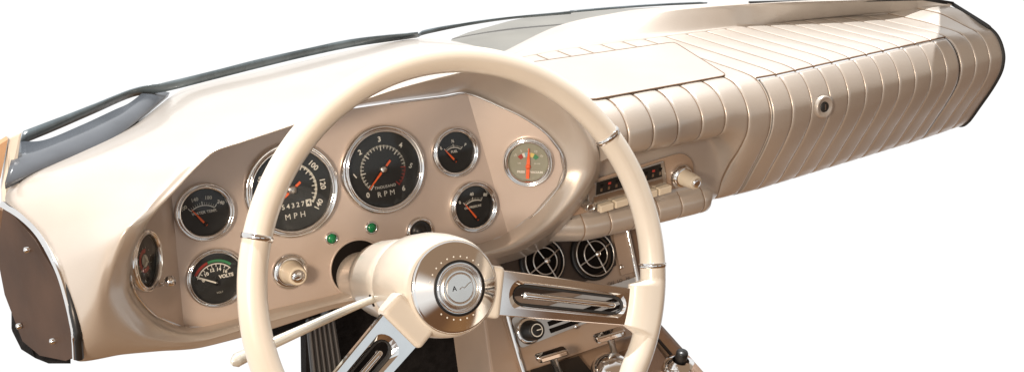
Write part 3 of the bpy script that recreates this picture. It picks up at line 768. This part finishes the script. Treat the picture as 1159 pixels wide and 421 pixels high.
# console side wall toward the footwell
sw_ = [PK.at(545, 330), PK.at(566, 322), PK.at(592, 424), PK.at(560, 440)]
build('stack_side', MB().prism([p-PK.n*.003 for p in sw_], -PK.n*.10), tan, con, bevel=.003)

# ================================================================ FOOTWELL, PEDAL, WINDSHIELD, PILLAR, SHADE SLAB
fw_ = [aty(*q, 1.16) for q in ((298, 371), (340, 354), (385, 330), (470, 290), (560, 285), (575, 470), (347, 470), (346, 377), (336, 378), (322, 376), (312, 384))]
f = MB().prism(fw_, V((0, .02, 0)))
o = build('footwell_carpet', f, carpet); o['label'] = 'black carpeted footwell panel under the dashboard behind the column'; o['category'] = 'carpet'; o['kind'] = 'thing'
pd = thing('brake_pedal', 'black ribbed rubber pedal below the turn signal lever', 'pedal', aty(368, 421, 1.08))
PP = Plane(aty(368, 390, 1.08), (-.1, -.85, .5))
pp = [PP.at(*q) for q in ((347, 361), (378, 354), (392, 440), (356, 450))]
build('pedal_pad', MB().prism(pp, -PP.n*.012), rubber, pd, bevel=.002)
rb = MB()
for k in range(6):
    t = (k+.5)/6; a, b = pp[0].lerp(pp[1], t), pp[3].lerp(pp[2], t)
    rb.tube([a+PP.n*.001, b+PP.n*.001], .0022, 8)
build('pedal_rib', rb, mat('worn_rubber', (.05, .045, .042), .5), pd)
build('pedal_arm', MB().tube([PP.at(372, 380, -.012), PP.at(380, 340, -.07)], .007, 10), black, pd)

ws = thing('windshield', 'slate grey lower windshield edge with rubber gasket behind the dashboard', 'windshield', (.6, 1.3, -.36))
def strip(lo, up, zlo, zup, name, m, label=None, th=.006, p=ws):
    A = [Z(*q, zlo) for q in lo]; B_ = [Z(*q, zup) for q in up]
    A, B_ = cat(A, 6), cat(B_, 6)
    return build(name, MB().grid([A, [a.lerp(b, .5)+V((0, -.001, .001)) for a, b in zip(A, B_)], B_]), m, p, label, solid=th)
strip([(22, 164), (58, 149), (105, 128), (150, 108.5), (186, 103.5), (240, 90), (290, 77.5), (350, 63), (410, 51), (472, 41.5)],
      [(26, 149), (62, 135), (108, 117), (152, 100), (188, 93), (240, 80.5), (290, 68), (345, 55.5), (405, 43.5), (473, 36.5)], -.335, -.325, 'gasket', gasket, th=.002)
strip([(6, 214), (45, 197), (98, 177), (130, 160), (162, 134), (190, 110)], [(20, 166), (50, 165), (92, 148), (128, 131), (146, 122), (166, 106)], -.346, -.338, 'glass_reflection', reflgrey, 'windshield corner with its grey reflection painted in')
strip([(472, 41.5), (482, 38.5), (530, 28), (580, 20.5), (646, 15)], [(472, 39), (482, 35), (530, 25.5), (580, 19), (646, 13)], -.338, -.334, 'gasket', gasket, th=.002)
strip([(645, 15), (700, 10.3), (755, 6.5), (800, 4)], [(645, 13), (700, 8.3), (755, 4.8), (800, 3)], -.33, -.328, 'gasket', gasket, th=.001)

pi_ = thing('door_pillar', 'cream and orange door pillar trim at the left end of the dashboard', 'pillar', (.05, 1.0, -.40))
pc = [Y(*q) for q in ((10, 155, 1.06), (25, 149, 1.06), (20, 185, 1.05), (11, 215, 1.04), (7, 240, 1.03), (3, 246, 1.03), (2, 215, 1.04))]
build('pillar_trim', MB().prism(pc, V((0, .012, 0))), cream, pi_, bevel=.002)
po = [Y(*q) for q in ((-4, 166, 1.055), (9, 158, 1.055), (5, 180, 1.05), (1, 200, 1.045), (-4, 215, 1.045))]
build('pillar_edge', MB().prism(po, V((0, .012, 0))), orangepaint, pi_, 'orange painted edge of the pillar')
pg = [Y(*q) for q in ((-4, 235, 1.03), (5, 240, 1.03), (9, 262, 1.03), (8, 288, 1.03), (2, 292, 1.03), (-4, 270, 1.03))]
build('pillar_foot', MB().prism(pg, V((0, .01, 0))), brown, pi_)

# unseen slab for the passenger pillar, added and shaped to shade the pad end
SUNV = V((.14, .24, .96)).normalized()
rp = thing('pillar_shade_slab', 'beige slab in place of the passenger pillar, added to shade the dashboard end', 'pillar', (1.45, 1.1, .1))
def up_at(px, py, z0, t): return Z(px, py, z0)+SUNV*t
e0 = [up_at(1058, -2, -.34, .30), up_at(1064, 30, -.345, .34), up_at(1057, 52, -.345, .38), up_at(1040, 96, -.38, .44), up_at(1020, 130, -.42, .50)]
e1 = [p+V((.46, -.18, .0)) for p in e0]
build('shade_slab', MB().grid([cat(e0, 6), cat(e1, 6)]), vinyl_s, rp, solid=.02)

# ================================================================ LIGHT
w = bpy.data.worlds.new('World'); S.world = w; w.use_nodes = True
nt = w.node_tree; bg = nt.nodes['Background']
tc = nt.nodes.new('ShaderNodeTexCoord'); sx = nt.nodes.new('ShaderNodeSeparateXYZ'); nt.links.new(tc.outputs['Generated'], sx.inputs[0])
def mr(src, a, b, c=0, d=1):
    n = nt.nodes.new('ShaderNodeMapRange'); n.interpolation_type = 'SMOOTHSTEP'
    n.inputs['From Min'].default_value = a; n.inputs['From Max'].default_value = b; n.inputs['To Min'].default_value = c; n.inputs['To Max'].default_value = d
    nt.links.new(src, n.inputs['Value']); return n.outputs['Result']
def mixc(f, A, B_):
    n = nt.nodes.new('ShaderNodeMix'); n.data_type = 'RGBA'; nt.links.new(f, n.inputs['Factor'])
    for s, q in (('A', A), ('B', B_)):
        if isinstance(q, tuple): n.inputs[s].default_value = (*q, 1)
        else: nt.links.new(q, n.inputs[s])
    return n.outputs['Result']
def mul(a, b):
    n = nt.nodes.new('ShaderNodeMath'); n.operation = 'MULTIPLY'; nt.links.new(a, n.inputs[0]); nt.links.new(b, n.inputs[1]); return n.outputs[0]
X_, Y_, Z_ = sx.outputs['X'], sx.outputs['Y'], sx.outputs['Z']
back = mixc(mr(Z_, .3, .42), (.17, .085, .042), (.34, .23, .15))                     # cabin behind the camera: seats, then headliner
beltline = mul(mr(Z_, -.03, .02), mr(Z_, .46, .38))
back = mixc(mul(mr(X_, .02, -.05), beltline), back, (.92, .97, 1.0))                  # rear side window on the left
back = mixc(mul(mr(X_, .74, .80), beltline), back, (.42, .33, .25))                   # passenger window
back = mixc(mul(mul(mr(X_, .15, .18), mr(X_, .70, .52)), mul(mr(Z_, .035, .055), mr(Z_, .38, .32))), back, (.72, .77, .80))     # rear window
back = mixc(mul(mr(X_, -.40, -.60), mr(Z_, -.45, -.30)), back, (1.0, .98, .95))       # open driver's door
allc = mixc(mr(sx.outputs['Y'], -.08, .24), back, (1, 1, 1))                   # white studio ground the dashboard is shown against
allc = mixc(mr(sx.outputs['Z'], -.58, -.74), allc, (.32, .165, .07))           # cabin floor
nt.links.new(allc, bg.inputs['Color']); bg.inputs['Strength'].default_value = .68
sl_ = bpy.data.lights.new('sun', 'SUN'); sl_.energy = 4.0; sl_.angle = rad(.6); sl_.color = (1, .995, .985)
so = bpy.data.objects.new('sun', sl_); C.objects.link(so); so.rotation_euler = SUNV.to_track_quat('Z', 'Y').to_euler(); so.location = (0, 0, 4)
fl_ = bpy.data.lights.new('door_light', 'AREA'); fl_.energy = 11; fl_.size = .22; fl_.color = (1, .79, .60)
fo = bpy.data.objects.new('door_light', fl_); C.objects.link(fo); fo.location = V((-.55, -.05, .10))+EYE
fo.rotation_euler = (V((.55, 1.0, -.42))-V((-.55, -.05, .10))).to_track_quat('-Z', 'Y').to_euler()

S.view_settings.view_transform = 'Standard'; S.view_settings.look = 'None'; S.view_settings.exposure = .62; S.view_settings.gamma = 1
S.render.film_transparent = False
S.cycles.use_denoising = True
S.cycles.max_bounces = 8
S.cycles.sample_clamp_indirect = 6
